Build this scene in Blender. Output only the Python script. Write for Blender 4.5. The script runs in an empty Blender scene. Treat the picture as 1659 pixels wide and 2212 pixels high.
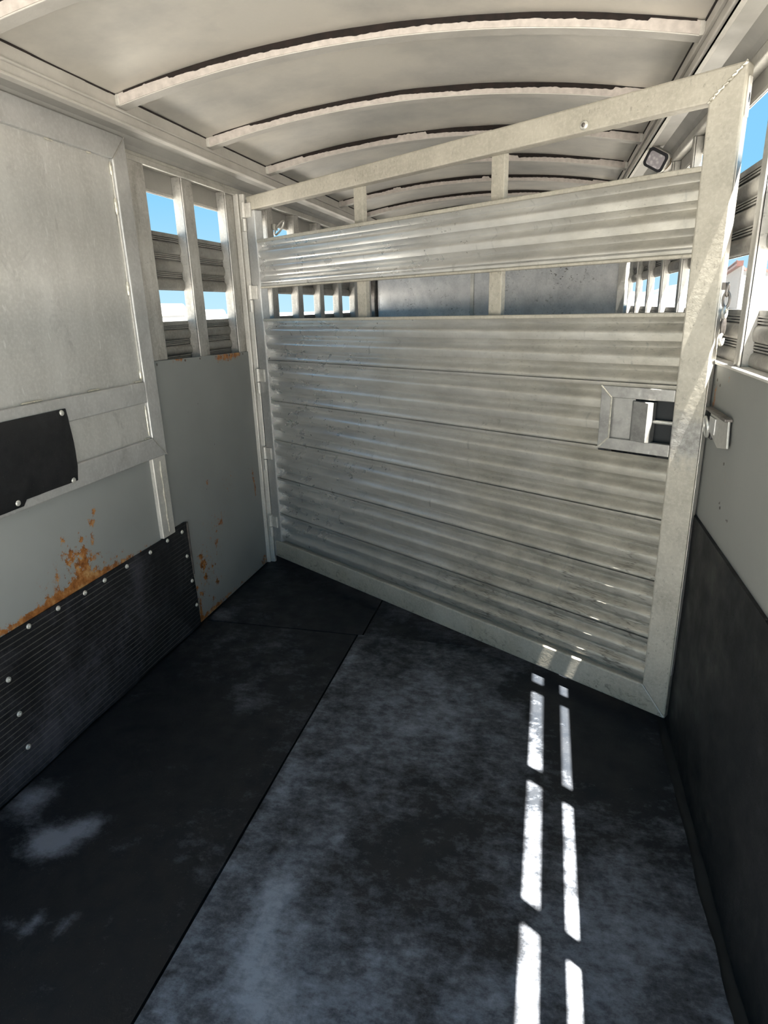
import bpy, bmesh, math, random
from mathutils import Vector, Matrix, noise

random.seed(7)
scene = bpy.context.scene
col = scene.collection

# ------------------------------------------------------------------ camera
cam_d = bpy.data.cameras.new('camera')
cam = bpy.data.objects.new('camera', cam_d)
col.objects.link(cam)
cam.location = (1.4546, -2.1867, 1.3288)
cam.rotation_euler = (1.2571, 0.0279, 0.2450)
cam_d.sensor_fit = 'VERTICAL'
cam_d.sensor_height = 36.0
cam_d.lens = 1360.91 / 2212 * 36.0
cam_d.clip_start = 0.02
cam_d.clip_end = 2000
scene.camera = cam

# ------------------------------------------------------------------ world, sun, exposure
SKY = 0.88
SUN = 72.0
world = bpy.data.worlds.new('sky')
scene.world = world
world.use_nodes = True
wn = world.node_tree
wn.nodes.clear()
w_out = wn.nodes.new('ShaderNodeOutputWorld')
w_bg = wn.nodes.new('ShaderNodeBackground')
w_tc = wn.nodes.new('ShaderNodeTexCoord')
w_sep = wn.nodes.new('ShaderNodeSeparateXYZ')
w_rmp = wn.nodes.new('ShaderNodeValToRGB')
w_el = w_rmp.color_ramp.elements
w_el[0].position = 0.0
w_el[0].color = (0.52, 0.80, 0.94, 1)
w_el[1].position = 1.0
w_el[1].color = (0.16, 0.42, 0.86, 1)
e = w_el.new(0.16)
e.color = (0.25, 0.62, 0.93, 1)
wn.links.new(w_tc.outputs['Generated'], w_sep.inputs[0])
wn.links.new(w_sep.outputs['Z'], w_rmp.inputs[0])
wn.links.new(w_rmp.outputs[0], w_bg.inputs['Color'])
w_bg.inputs['Strength'].default_value = SKY
wn.links.new(w_bg.outputs[0], w_out.inputs['Surface'])

sun_d = bpy.data.lights.new('sun', 'SUN')
sun_d.energy = SUN
sun_d.angle = 0.0093
sun_d.color = (1.0, 0.95, 0.87)
sun = bpy.data.objects.new('sun', sun_d)
col.objects.link(sun)
sun.rotation_euler = Vector((-0.265, 0.1765, -1)).to_track_quat('-Z', 'Y').to_euler()
sun.location = (6, -5, 12)

vs = scene.view_settings
vs.view_transform = 'Standard'
vs.look = 'None'
vs.exposure = 0.30
vs.gamma = 1.0
vs.use_curve_mapping = False
cy = scene.cycles
cy.max_bounces = 10
cy.diffuse_bounces = 7
cy.glossy_bounces = 5
cy.sample_clamp_indirect = 12.0
cy.use_denoising = True
cy.caustics_reflective = False
cy.caustics_refractive = False

W = 1.9
Y0, Y1 = -2.1, 4.2          # rear opening and front end of the trailer


# ------------------------------------------------------------------ material helpers
class NT:
    def __init__(self, name):
        self.m = bpy.data.materials.new(name)
        self.m.use_nodes = True
        self.t = self.m.node_tree
        self.b = self.t.nodes['Principled BSDF']
        self.tc = self.t.nodes.new('ShaderNodeTexCoord')

    def n(self, kind, **kw):
        nd = self.t.nodes.new(kind)
        for k, v in kw.items():
            setattr(nd, k, v)
        return nd

    def l(self, a, b):
        self.t.links.new(a, b)

    def coord(self, scale=(1, 1, 1), space='Object'):
        mp = self.n('ShaderNodeMapping')
        mp.inputs['Scale'].default_value = scale
        self.l(self.tc.outputs[space], mp.inputs[0])
        return mp.outputs[0]

    def noise(self, scale, detail=4, rough=0.55, stretch=(1, 1, 1), dist=0.0):
        nz = self.n('ShaderNodeTexNoise')
        nz.inputs['Scale'].default_value = scale
        nz.inputs['Detail'].default_value = detail
        nz.inputs['Roughness'].default_value = rough
        nz.inputs['Distortion'].default_value = dist
        self.l(self.coord(stretch), nz.inputs['Vector'])
        return nz.outputs[0]

    def ramp(self, src, stops):
        r = self.n('ShaderNodeValToRGB')
        el = r.color_ramp.elements
        el[0].position, el[0].color = stops[0][0], self.c(stops[0][1])
        el[1].position, el[1].color = stops[-1][0], self.c(stops[-1][1])
        for p, c in stops[1:-1]:
            x = el.new(p)
            x.color = self.c(c)
        self.l(src, r.inputs[0])
        return r.outputs[0]

    @staticmethod
    def c(v):
        if isinstance(v, (int, float)):
            return (v, v, v, 1)
        return (v[0], v[1], v[2], 1)

    def mix(self, fac, a, b, mode='MIX'):
        m = self.n('ShaderNodeMix', data_type='RGBA', blend_type=mode)
        for sock, v in ((m.inputs[0], fac), (m.inputs[6], a), (m.inputs[7], b)):
            if hasattr(v, 'is_output'):
                self.l(v, sock)
            elif sock.type == 'VALUE':
                sock.default_value = v
            else:
                sock.default_value = self.c(v)
        return m.outputs[2]

    def math(self, op, a, b=0.0):
        m = self.n('ShaderNodeMath', operation=op)
        for sock, v in ((m.inputs[0], a), (m.inputs[1], b)):
            if hasattr(v, 'is_output'):
                self.l(v, sock)
            else:
                sock.default_value = v
        return m.outputs[0]

    def attr(self, name):
        a = self.n('ShaderNodeAttribute', attribute_name=name)
        return a.outputs['Fac']

    def bump(self, h, strength=0.2, dist=0.01):
        b = self.n('ShaderNodeBump')
        b.inputs['Strength'].default_value = strength
        b.inputs['Distance'].default_value = dist
        self.l(h, b.inputs['Height'])
        self.l(b.outputs[0], self.b.inputs['Normal'])

    def out(self, color, rough=0.5, metal=0.0, spec=None):
        for s, v in (('Base Color', color), ('Roughness', rough), ('Metallic', metal)):
            if hasattr(v, 'is_output'):
                self.l(v, self.b.inputs[s])
            else:
                self.b.inputs[s].default_value = self.c(v) if s == 'Base Color' else v
        if spec is not None:
            self.b.inputs['Specular IOR Level'].default_value = spec
        return self.m


def aluminium(name, base, dark, rough=(0.38, 0.6), metal=0.55, scale=6, speck=0.0, streak=(1, 1, 1), bump=0.12,
              fleck=(0.10, 0.095, 0.085), bumpscale=60, scratch=0.0, fine_amt=0.35):
    k = NT(name)
    big = k.noise(scale, 5, 0.6, streak)
    c = k.ramp(big, [(0.3, dark), (0.62, base)])
    fine = k.noise(90, 3, 0.6)
    c = k.mix(k.ramp(fine, [(0.45, 0.0), (0.7, fine_amt)]), c, [min(1, v * 1.25) for v in base])
    if speck > 0:
        s1 = k.noise(42, 3, 0.7, (1, 1, 1.6))
        s2 = k.noise(3.2, 3, 0.6)
        f = k.math('MULTIPLY', k.ramp(s1, [(0.60, 0.0), (0.66, 1.0)]), k.ramp(s2, [(0.42, 0.0), (0.6, speck)]))
        c = k.mix(f, c, fleck)
    if scratch > 0:
        q = k.noise(34, 3, 0.6, (1, 2.2, 0.45))
        c = k.mix(k.ramp(q, [(0.63, 0.0), (0.72, scratch)]), c, (0.86, 0.86, 0.84))
        q = k.noise(7, 6, 0.75, (1, 1.4, 0.8), 1.2)
        c = k.mix(k.ramp(q, [(0.30, scratch * 0.6), (0.42, 0.0)]), c, (0.24, 0.24, 0.24))
    r = k.ramp(k.noise(scale * 3, 4), [(0.3, rough[0]), (0.7, rough[1])])
    k.bump(k.noise(bumpscale, 4, 0.6), bump, 0.004)
    return k.out(c, r, metal)


M = {}
M['alu'] = aluminium('aluminium_weathered', (0.60, 0.585, 0.54), (0.42, 0.41, 0.38), speck=0.0)


def m_gate_frame():
    k = NT('aluminium_gate_frame')
    sep = k.n('ShaderNodeSeparateXYZ')
    k.l(k.tc.outputs['Object'], sep.inputs[0])
    c = k.ramp(k.noise(7, 5, 0.6), [(0.3, (0.36, 0.338, 0.280)), (0.65, (0.52, 0.49, 0.415))])
    c = k.mix(k.ramp(k.noise(95, 3, 0.6), [(0.45, 0.0), (0.7, 0.35)]), c, (0.68, 0.65, 0.57))
    s1 = k.noise(70, 3, 0.7, (1.3, 1, 0.8))
    f = k.math('MULTIPLY', k.ramp(s1, [(0.58, 0.0), (0.68, 1.0)]), k.ramp(k.noise(4, 3, 0.6), [(0.40, 0.1), (0.6, 0.6)]))
    c = k.mix(f, c, (0.22, 0.20, 0.17))
    # bare dark metal rubbed around the latch
    a = k.math('SUBTRACT', 1.0, k.math('MULTIPLY', k.math('ABSOLUTE', k.math('SUBTRACT', sep.outputs['Z'], 0.955)), 9.0))
    a = k.math('ADD', a, k.math('MULTIPLY', k.math('SUBTRACT', k.noise(26, 4, 0.7), 0.5), 1.4))
    rub = k.math('MULTIPLY', k.ramp(a, [(0.25, 0.0), (0.7, 0.75)]), k.ramp(sep.outputs['X'], [(0.0, 0.0), (1.0, 1.0)]))
    gx = k.n('ShaderNodeMath', operation='GREATER_THAN')
    k.l(sep.outputs['X'], gx.inputs[0])
    gx.inputs[1].default_value = 2.03
    rub = k.math('MULTIPLY', rub, gx.outputs[0])
    c = k.mix(rub, c, k.ramp(k.noise(60, 4, 0.7), [(0.35, (0.16, 0.16, 0.155)), (0.65, (0.42, 0.42, 0.41))]))
    # dried crackled dirt along the foot of the gate
    low = k.math('ADD', k.math('MULTIPLY', k.math('SUBTRACT', 0.13, sep.outputs['Z']), 9.0), k.math('MULTIPLY', k.math('SUBTRACT', k.noise(6, 4, 0.6), 0.5), 2.2))
    low = k.ramp(low, [(0.1, 0.0), (0.7, 1.0)])
    cr = k.ramp(k.noise(48, 6, 0.8, (0.8, 1, 1.0), 0.8), [(0.52, 0.0), (0.62, 0.8)])
    c = k.mix(k.math('MULTIPLY', low, 0.5), c, (0.47, 0.42, 0.32))
    c = k.mix(k.math('MULTIPLY', low, cr), c, (0.17, 0.15, 0.12))
    k.bump(k.noise(75, 5, 0.65), 0.2, 0.004)
    return k.out(c, k.ramp(k.noise(25, 4), [(0.3, 0.45), (0.7, 0.65)]), 0.12)


M['alu_gate'] = m_gate_frame()


def m_slat():
    """fluted gate planks: bright metal by the hinge, beige dried dirt towards the lower latch corner"""
    k = NT('aluminium_gate_slat')
    sep = k.n('ShaderNodeSeparateXYZ')
    k.l(k.tc.outputs['Object'], sep.inputs[0])
    d = k.math('SUBTRACT', k.math('MULTIPLY', sep.outputs['X'], 0.55), k.math('MULTIPLY', sep.outputs['Z'], 0.35))
    d = k.math('ADD', d, k.math('MULTIPLY', k.math('SUBTRACT', k.noise(2.4, 5, 0.65), 0.5), 1.1))
    dirt = k.ramp(d, [(0.05, 0.0), (0.75, 1.0)])
    clean = k.ramp(k.noise(6, 5, 0.6, (0.5, 1, 2)), [(0.3, (0.60, 0.60, 0.59)), (0.65, (0.84, 0.835, 0.81))])
    dry = k.ramp(k.noise(11, 6, 0.7, (0.7, 1, 1.3)), [(0.3, (0.31, 0.297, 0.255)), (0.65, (0.54, 0.517, 0.452))])
    c = k.mix(dirt, clean, dry)
    # crackled film low down near the latch side
    cm = k.math('MULTIPLY', k.ramp(sep.outputs['X'], [(0.0, 0.0), (1.0, 1.0)]), 1.0)
    cm = k.math('ADD', k.math('MULTIPLY', k.math('SUBTRACT', sep.outputs['X'], 1.15), 0.9), k.math('MULTIPLY', k.math('SUBTRACT', 0.42, sep.outputs['Z']), 2.0))
    cm = k.math('ADD', cm, k.math('MULTIPLY', k.math('SUBTRACT', k.noise(3.5, 3), 0.5), 1.6))
    cm = k.ramp(cm, [(0.25, 0.0), (0.55, 1.0)])
    vo = k.n('ShaderNodeTexVoronoi', feature='DISTANCE_TO_EDGE')
    vo.inputs['Scale'].default_value = 30
    mp = k.n('ShaderNodeMapping')
    mp.inputs['Rotation'].default_value = (0, 0.6, 0)
    mp.inputs['Scale'].default_value = (0.45, 1, 1.3)
    k.l(k.tc.outputs['Object'], mp.inputs[0])
    wob = k.mix(0.08, mp.outputs[0], k.n('ShaderNodeTexNoise').outputs['Color'], 'ADD')
    k.l(wob, vo.inputs['Vector'])
    cr = k.ramp(vo.outputs['Distance'], [(0.0, 1.0), (0.09, 0.0)])
    cr = k.math('MULTIPLY', k.math('MULTIPLY', cr, cm), k.ramp(k.noise(14, 3), [(0.42, 0.0), (0.6, 0.9)]))
    c = k.mix(cr, c, (0.13, 0.12, 0.10))
    s1 = k.noise(130, 2, 0.5, (0.6, 1, 1.3))
    s2 = k.noise(3.0, 3, 0.6)
    f = k.math('MULTIPLY', k.ramp(s1, [(0.62, 0.0), (0.70, 1.0)]), k.ramp(s2, [(0.42, 0.0), (0.58, 0.55)]))
    f = k.math('MULTIPLY', f, dirt)
    c = k.mix(f, c, (0.24, 0.23, 0.21))
    # short run marks
    q = k.noise(26, 3, 0.6, (1.6, 1, 0.22))
    c = k.mix(k.ramp(q, [(0.64, 0.0), (0.74, 0.45)]), c, (0.26, 0.26, 0.25))
    r = k.mix(dirt, k.ramp(k.noise(18, 4), [(0.3, 0.24), (0.7, 0.38)]), 0.44)
    mt = k.math('SUBTRACT', 0.72, k.math('MULTIPLY', dirt, 0.22))
    h = k.math('SUBTRACT', k.noise(60, 4, 0.6), k.math('MULTIPLY', cr, 1.5))
    k.bump(h, 0.16, 0.004)
    return k.out(c, r, mt)


M['alu_slat'] = m_slat()
M['alu_post'] = aluminium('aluminium_post', (0.60, 0.59, 0.56), (0.27, 0.25, 0.215), speck=0.4, streak=(1, 1, 0.25), scale=9)
M['alu_bright'] = aluminium('aluminium_bright', (0.74, 0.72, 0.67), (0.55, 0.53, 0.49), metal=0.4)
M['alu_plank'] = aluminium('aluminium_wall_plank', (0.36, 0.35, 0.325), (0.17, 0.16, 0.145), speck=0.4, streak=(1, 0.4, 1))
M['alu_sheet'] = aluminium('aluminium_door_sheet', (0.64, 0.635, 0.61), (0.50, 0.495, 0.47), scale=4, streak=(1, 1.6, 0.5),
                           rough=(0.35, 0.5), metal=0.45, scratch=0.5)
M['alu_door'] = aluminium('aluminium_door_frame', (0.58, 0.58, 0.57), (0.46, 0.46, 0.45), scale=7, rough=(0.32, 0.5), metal=0.5, scratch=0.35)
M['roof'] = aluminium('roof_sheet_metal', (0.71, 0.675, 0.605), (0.42, 0.415, 0.395), scale=1.9, metal=0.35,
                      rough=(0.40, 0.55), bump=0.5, bumpscale=3.2, fine_amt=0.06)
M['bow'] = aluminium('bow_metal', (0.60, 0.575, 0.53), (0.49, 0.47, 0.43), metal=0.25, rough=(0.45, 0.65), fine_amt=0.1)
M['cove'] = aluminium('cove_metal', (0.43, 0.42, 0.39), (0.34, 0.33, 0.305), scale=3, metal=0.4, fine_amt=0.1, bump=0.04)
M['galv'] = aluminium('galvanised_sheet', (0.86, 0.86, 0.86), (0.62, 0.625, 0.64), scale=9, metal=0.10, rough=(0.35, 0.5), speck=0.9, scratch=0.4)
M['latch_metal'] = aluminium('latch_metal', (0.40, 0.395, 0.375), (0.24, 0.235, 0.225), scale=12, metal=0.5, rough=(0.32, 0.5), scratch=0.4)
M['steel'] = aluminium('dark_steel', (0.20, 0.185, 0.17), (0.10, 0.09, 0.085), metal=0.7, rough=(0.35, 0.6), scale=30)


def simple(name, color, rough=0.5, metal=0.0, var=0.25, scale=20):
    k = NT(name)
    c = k.ramp(k.noise(scale, 4), [(0.3, [v * (1 - var) for v in color]), (0.7, [min(1, v * (1 + var)) for v in color])])
    return k.out(c, rough, metal)


M['white'] = simple('white_paint', (0.24, 0.24, 0.24), 0.4, 0, 0.06)
M['bolt'] = simple('bolt_metal', (0.62, 0.61, 0.56), 0.35, 0.5, 0.2, 60)
M['bead'] = simple('weld_bead', (0.70, 0.67, 0.58), 0.35, 0.5, 0.3, 80)
M['sealant'] = simple('dark_sealant', (0.013, 0.008, 0.0065), 0.9, 0, 0.6, 40)
M['sealant_white'] = simple('pale_sealant', (0.60, 0.545, 0.505), 0.7, 0, 0.15, 50)
M['gap_dark'] = simple('painted_gap_dark', (0.012, 0.015, 0.017), 0.7, 0, 0.3)  # near-black that paints in the dark of the mat gaps and latch opening
M['black_plastic'] = simple('black_plastic', (0.012, 0.012, 0.016), 0.4, 0, 0.3)
M['wire'] = simple('wire_insulation', (0.28, 0.18, 0.08), 0.5)
M['concrete'] = simple('ground_gravel', (0.222, 0.216, 0.204), 0.9, 0, 0.15, 3)
M['siding'] = simple('building_siding', (0.20, 0.195, 0.19), 0.5, 0, 0.05, 2)
M['roof_red'] = simple('red_roof_trim', (0.085, 0.035, 0.028), 0.6)
M['tyre'] = simple('tyre_rubber', (0.02, 0.02, 0.02), 0.8)
M['glass_dark'] = simple('dark_glass', (0.05, 0.07, 0.08), 0.1)


def m_lens():
    k = NT('lamp_lens')
    v = k.n('ShaderNodeTexVoronoi')
    v.inputs['Scale'].default_value = 60
    k.l(k.coord(), v.inputs['Vector'])
    c = k.ramp(v.outputs['Distance'], [(0.1, (0.75, 0.72, 0.74)), (0.6, (0.45, 0.42, 0.45))])
    return k.out(c, 0.15, 0.2)


M['lens'] = m_lens()


def m_mountain():
    k = NT('snowy_mountain')
    c = k.ramp(k.noise(0.05, 6, 0.7), [(0.42, (0.010, 0.019, 0.031)), (0.56, (0.042, 0.047, 0.053))])
    return k.out(c, 0.9)


M['mountain'] = m_mountain()


def rubber(name, base, dust, dust_amt=0.5, lines=None, rough=(0.42, 0.7)):
    """black rubber; 'dust' vertex attribute says where the pale dirt lies"""
    k = NT(name)
    n1 = k.noise(8, 8, 0.76)
    n2 = k.noise(30, 6, 0.8, (0.7, 1.2, 1))
    a = k.attr('dust')
    f = k.math('ADD', k.math('MULTIPLY', n1, 0.55), k.math('MULTIPLY', n2, 0.45))
    f = k.math('ADD', k.math('MULTIPLY', k.math('SUBTRACT', f, 0.5), 1.55), 0.5)
    f = k.math('ADD', f, k.math('MULTIPLY', a, 0.42))
    f = k.ramp(f, [(0.47, 0.0), (0.62, 0.22), (0.95, 1.0)])
    c = k.mix(k.math('MULTIPLY', f, dust_amt), base, dust)
    vd = k.n('ShaderNodeTexVoronoi')
    vd.inputs['Scale'].default_value = 26
    k.l(k.coord(), vd.inputs['Vector'])
    dot = k.math('MULTIPLY', k.ramp(vd.outputs['Distance'], [(0.05, 1.0), (0.13, 0.0)]), k.ramp(vd.outputs['Color'], [(0.55, 0.0), (0.75, 0.55)]))
    c = k.mix(k.math('MULTIPLY', dot, k.math('MULTIPLY', f, 1.2)), c, dust)
    grit = k.ramp(k.noise(260, 2, 0.5), [(0.69, 0.0), (0.74, 0.6)])
    c = k.mix(k.math('MULTIPLY', grit, 0.25), c, (0.30, 0.28, 0.24))
    if lines:
        w = k.n('ShaderNodeSeparateXYZ')
        k.l(k.tc.outputs['Object'], w.inputs[0])
        ph = k.math('FRACT', k.math('DIVIDE', w.outputs['Z'], lines), 0)
        ln = k.ramp(ph, [(0.0, 1.0), (0.12, 0.0), (0.9, 0.0), (1.0, 1.0)])
        ln = k.math('MULTIPLY', ln, k.ramp(k.noise(3, 4, 0.6), [(0.35, 0.15), (0.6, 1.0)]))
        c = k.mix(k.math('MULTIPLY', ln, 0.75), c, (0.24, 0.225, 0.20))
    r = k.ramp(k.noise(12, 4), [(0.3, rough[0]), (0.7, rough[1])])
    k.bump(k.noise(120, 5, 0.7), 0.22, 0.003)
    return k.out(c, r, 0, 0.35)


M['mat_a'] = rubber('rubber_mat_dark', (0.0045, 0.0062, 0.0092), (0.21, 0.225, 0.265), 0.9)
M['mat_b'] = rubber('rubber_mat_dusty', (0.0080, 0.0105, 0.0145), (0.29, 0.315, 0.36), 0.95)
M['mat_wall'] = rubber('rubber_wall_lining', (0.0095, 0.0100, 0.0115), (0.11, 0.11, 0.135), 0.7, lines=0.0185)
M['mat_wall_r'] = rubber('rubber_wall_lining_smooth', (0.0075, 0.0085, 0.0095), (0.10, 0.10, 0.10), 0.5)
M['flap'] = rubber('rubber_flap', (0.010, 0.0105, 0.012), (0.10, 0.10, 0.11), 0.25)


def board(name, base):
    """grey painted board; 'rust' attribute says where the paint has gone"""
    k = NT(name)
    c = k.ramp(k.noise(2.2, 4, 0.5), [(0.3, [v * 0.9 for v in base]), (0.7, [v * 1.08 for v in base])])
    a = k.attr('rust')
    n = k.noise(48, 6, 0.78)
    f = k.math('ADD', k.math('MULTIPLY', a, 0.80), k.math('MULTIPLY', k.math('SUBTRACT', n, 0.5), 3.6))
    core = k.math('MULTIPLY', k.ramp(f, [(0.55, 0.0), (0.62, 1.0)]), k.ramp(a, [(0.06, 0.0), (0.16, 1.0)]))
    halo = k.math('MULTIPLY', k.ramp(f, [(0.25, 0.0), (0.60, 0.3)]), k.ramp(a, [(0.05, 0.0), (0.4, 1.0)]))
    rc = k.ramp(k.noise(30, 4, 0.7), [(0.3, (0.16, 0.055, 0.018)), (0.5, (0.42, 0.165, 0.045)), (0.66, (0.62, 0.36, 0.15))])
    c = k.mix(halo, c, (0.30, 0.20, 0.12))
    c = k.mix(core, c, rc)
    sp = k.ramp(k.noise(36, 2, 0.5), [(0.765, 0.0), (0.785, 0.8)])
    c = k.mix(sp, c, (0.05, 0.04, 0.035))
    k.bump(k.noise(70, 4), 0.08, 0.003)
    return k.out(c, 0.5, 0.0, 0.35)


M['board_l'] = board('grey_painted_board', (0.35, 0.365, 0.35))
M['board_r'] = board('grey_painted_board_pale', (0.275, 0.28, 0.26))


# ------------------------------------------------------------------ mesh helpers
class MB:
    def __init__(self):
        self.v, self.f, self.s = [], [], []

    def add(self, vs_, fs, smooth=False):
        o = len(self.v)
        self.v += [tuple(p) for p in vs_]
        self.f += [tuple(i + o for i in f) for f in fs]
        self.s += [smooth] * len(fs)
        return self

    def box(self, x0, x1, y0, y1, z0, z1):
        v = [(x, y, z) for x in (x0, x1) for y in (y0, y1) for z in (z0, z1)]
        return self.add(v, [(0, 1, 3, 2), (4, 6, 7, 5), (0, 4, 5, 1), (2, 3, 7, 6), (0, 2, 6, 4), (1, 5, 7, 3)])

    def prism(self, poly, axis, a0, a1, smooth=False, tf=None):
        """closed polygon in the two other axes (cyclic order), extruded along axis"""
        n = len(poly)
        vs_ = []
        for a in (a0, a1):
            for p, q in poly:
                v = {0: (a, p, q), 1: (p, a, q), 2: (p, q, a)}[axis]
                vs_.append(v)
        fs = [(i, (i + 1) % n, n + (i + 1) % n, n + i) for i in range(n)]
        o = len(self.v)
        self.add(vs_, fs, smooth)
        self.f += [tuple(o + i for i in range(n))[::-1], tuple(o + n + i for i in range(n))]
        self.s += [False, False]
        return self

    def strip(self, prof, axis, a0, a1, thick, nseg=1, smooth=True):
        """open profile (list of (p,q)) with thickness vector, extruded along axis"""
        back = [(p + thick[0], q + thick[1]) for p, q in prof]
        return self.prism(list(prof) + back[::-1], axis, a0, a1, smooth)

    def tube(self, pts, r, seg=8, closed=False, caps=True):
        pts = [Vector(p) for p in pts]
        n = len(pts)
        rr = r if isinstance(r, (list, tuple)) else [r] * n
        o = len(self.v)
        up = None
        for i, p in enumerate(pts):
            a = pts[(i - 1) % n] if (closed or i > 0) else p
            b = pts[(i + 1) % n] if (closed or i < n - 1) else p
            t = (b - a).normalized()
            if up is None:
                up = t.orthogonal().normalized()
            else:
                up = (up - t * up.dot(t))
                up = up.normalized() if up.length > 1e-6 else t.orthogonal().normalized()
            w = t.cross(up)
            for k in range(seg):
                an = 2 * math.pi * k / seg
                self.v.append(tuple(p + (up * math.cos(an) + w * math.sin(an)) * rr[i]))
        m = n if closed else n - 1
        for i in range(m):
            for k in range(seg):
                a, b = o + i * seg, o + ((i + 1) % n) * seg
                self.f.append((a + k, a + (k + 1) % seg, b + (k + 1) % seg, b + k))
                self.s.append(True)
        if caps and not closed:
            self.f.append(tuple(o + k for k in range(seg))[::-1])
            self.f.append(tuple(o + (n - 1) * seg + k for k in range(seg)))
            self.s += [False, False]
        return self

    def dome(self, c, nrm, r, h, seg=12):
        """button head: a low dome on a short cylinder"""
        c, nrm = Vector(c), Vector(nrm).normalized()
        u = nrm.orthogonal().normalized()
        w = nrm.cross(u)
        rings = [(1, 0), (1, 0.35), (0.85, 0.7), (0.5, 0.95)]
        o = len(self.v)
        for rr, hh in rings:
            for k in range(seg):
                a = 2 * math.pi * k / seg
                self.v.append(tuple(c + (u * math.cos(a) + w * math.sin(a)) * r * rr + nrm * h * hh))
        self.v.append(tuple(c + nrm * h))
        for j in range(len(rings) - 1):
            for k in range(seg):
                a, b = o + j * seg, o + (j + 1) * seg
                self.f.append((a + k, a + (k + 1) % seg, b + (k + 1) % seg, b + k))
                self.s.append(True)
        t = o + len(rings) * seg
        for k in range(seg):
            self.f.append((o + 3 * seg + k, o + 3 * seg + (k + 1) % seg, t))
            self.s.append(True)
        return self

    def build(self, name, mat, parent=None, bevel=0.0, loc=None):
        me = bpy.data.meshes.new(name)
        me.from_pydata(self.v, [], self.f)
        bm = bmesh.new()
        bm.from_mesh(me)
        bmesh.ops.recalc_face_normals(bm, faces=bm.faces)
        bm.to_mesh(me)
        bm.free()
        for p, s in zip(me.polygons, self.s):
            p.use_smooth = s
        me.materials.append(M[mat] if isinstance(mat, str) else mat)
        o = bpy.data.objects.new(name, me)
        col.objects.link(o)
        if parent is not None:
            o.parent = parent
        if loc:
            o.location = loc
        if any(self.s):
            me.set_sharp_from_angle(angle=math.radians(32))
        if bevel > 0:
            b = o.modifiers.new('bevel', 'BEVEL')
            b.width = bevel
            b.segments = 2
            b.limit_method = 'ANGLE'
            b.angle_limit = math.radians(40)
        return o


def empty(name, loc=(0, 0, 0), rz=0.0):
    o = bpy.data.objects.new(name, None)
    o.location = loc
    o.rotation_euler = (0, 0, rz)
    o.empty_display_size = 0.1
    col.objects.link(o)
    return o


def tag(o, label=None, cat=None, group=None, kind=None):
    if label:
        o['label'] = label
    if cat:
        o['category'] = cat
    if group:
        o['group'] = group
    if kind:
        o['kind'] = kind
    return o


def box(name, x0, x1, y0, y1, z0, z1, mat, parent=None, bevel=0.002):
    return MB().box(x0, x1, y0, y1, z0, z1).build(name, mat, parent, bevel)


def copy_obj(o, parent, loc):
    c = o.copy()
    col.objects.link(c)
    c.parent = parent
    c.location = loc
    return c


def fbm(x, y, z=0.0):
    return noise.fractal(Vector((x, y, z)), 1.0, 2.0, 4)


def slab(name, P, nu, nv, mat, attr=None, fn=None, thick=(0, 0, 0), parent=None, smooth=False):
    """gridded front face P(u,v)->point with thickness; fn(point)->value of a vertex attribute"""
    mb_v, mb_f = [], []
    for j in range(nv + 1):
        for i in range(nu + 1):
            mb_v.append(Vector(P(i / nu, j / nv)))
    n1 = len(mb_v)
    T = Vector(thick)
    idx = lambda i, j: j * (nu + 1) + i
    for j in range(nv):
        for i in range(nu):
            mb_f.append((idx(i, j), idx(i + 1, j), idx(i + 1, j + 1), idx(i, j + 1)))
    o2 = len(mb_v)
    for r in range(o2):
        mb_v.append(mb_v[r] + T)
    for j in range(nv):
        for i in range(nu):
            mb_f.append((o2 + idx(i, j), o2 + idx(i, j + 1), o2 + idx(i + 1, j + 1), o2 + idx(i + 1, j)))
    rim = [idx(i, 0) for i in range(nu + 1)] + [idx(nu, j) for j in range(1, nv + 1)] \
        + [idx(i, nv) for i in range(nu - 1, -1, -1)] + [idx(0, j) for j in range(nv - 1, 0, -1)]
    m = len(rim)
    for k in range(m):
        mb_f.append((rim[k], rim[(k + 1) % m], o2 + rim[(k + 1) % m], o2 + rim[k]))
    me = bpy.data.meshes.new(name)
    me.from_pydata([tuple(p) for p in mb_v], [], mb_f)
    bm = bmesh.new()
    bm.from_mesh(me)
    bmesh.ops.recalc_face_normals(bm, faces=bm.faces)
    bm.to_mesh(me)
    bm.free()
    if smooth:
        for p in me.polygons:
            p.use_smooth = True
        me.set_sharp_from_angle(angle=math.radians(40))
    if attr:
        at = me.attributes.new(attr, 'FLOAT', 'POINT')
        vals = [fn(p) for p in mb_v]
        at.data.foreach_set('value', vals)
    me.materials.append(M[mat])
    o = bpy.data.objects.new(name, me)
    col.objects.link(o)
    if parent is not None:
        o.parent = parent
    return o


def blobs(spots):
    """spots: (a, b, ra, rb, strength)"""
    def f(a, b):
        s = 0.0
        for (ca, cb, ra, rb, k) in spots:
            da = (a - ca) / ra
            if da > 2 or da < -2:
                continue
            d = da * da + ((b - cb) / rb) ** 2
            if d < 4:
                s += k * math.exp(-d * 0.9)
        return s
    return f


# ------------------------------------------------------------------ ground
g = MB().box(-300, 300, -300, 600, -0.60, -0.45).build('ground', 'concrete')
tag(g, 'pale gravel ground outside the trailer', 'ground', kind='structure')

# ------------------------------------------------------------------ floor deck
fl = box('floor', -0.06, W + 0.06, Y0, Y1, -0.09, -0.014, 'gap_dark', None, 0)  # metal deck coloured near-black so the gaps around the mats look shaded
tag(fl, 'metal trailer deck under the rubber mats', 'floor', kind='structure')

SEAM_X, SEAM_Y = 0.727, 0.107


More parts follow.
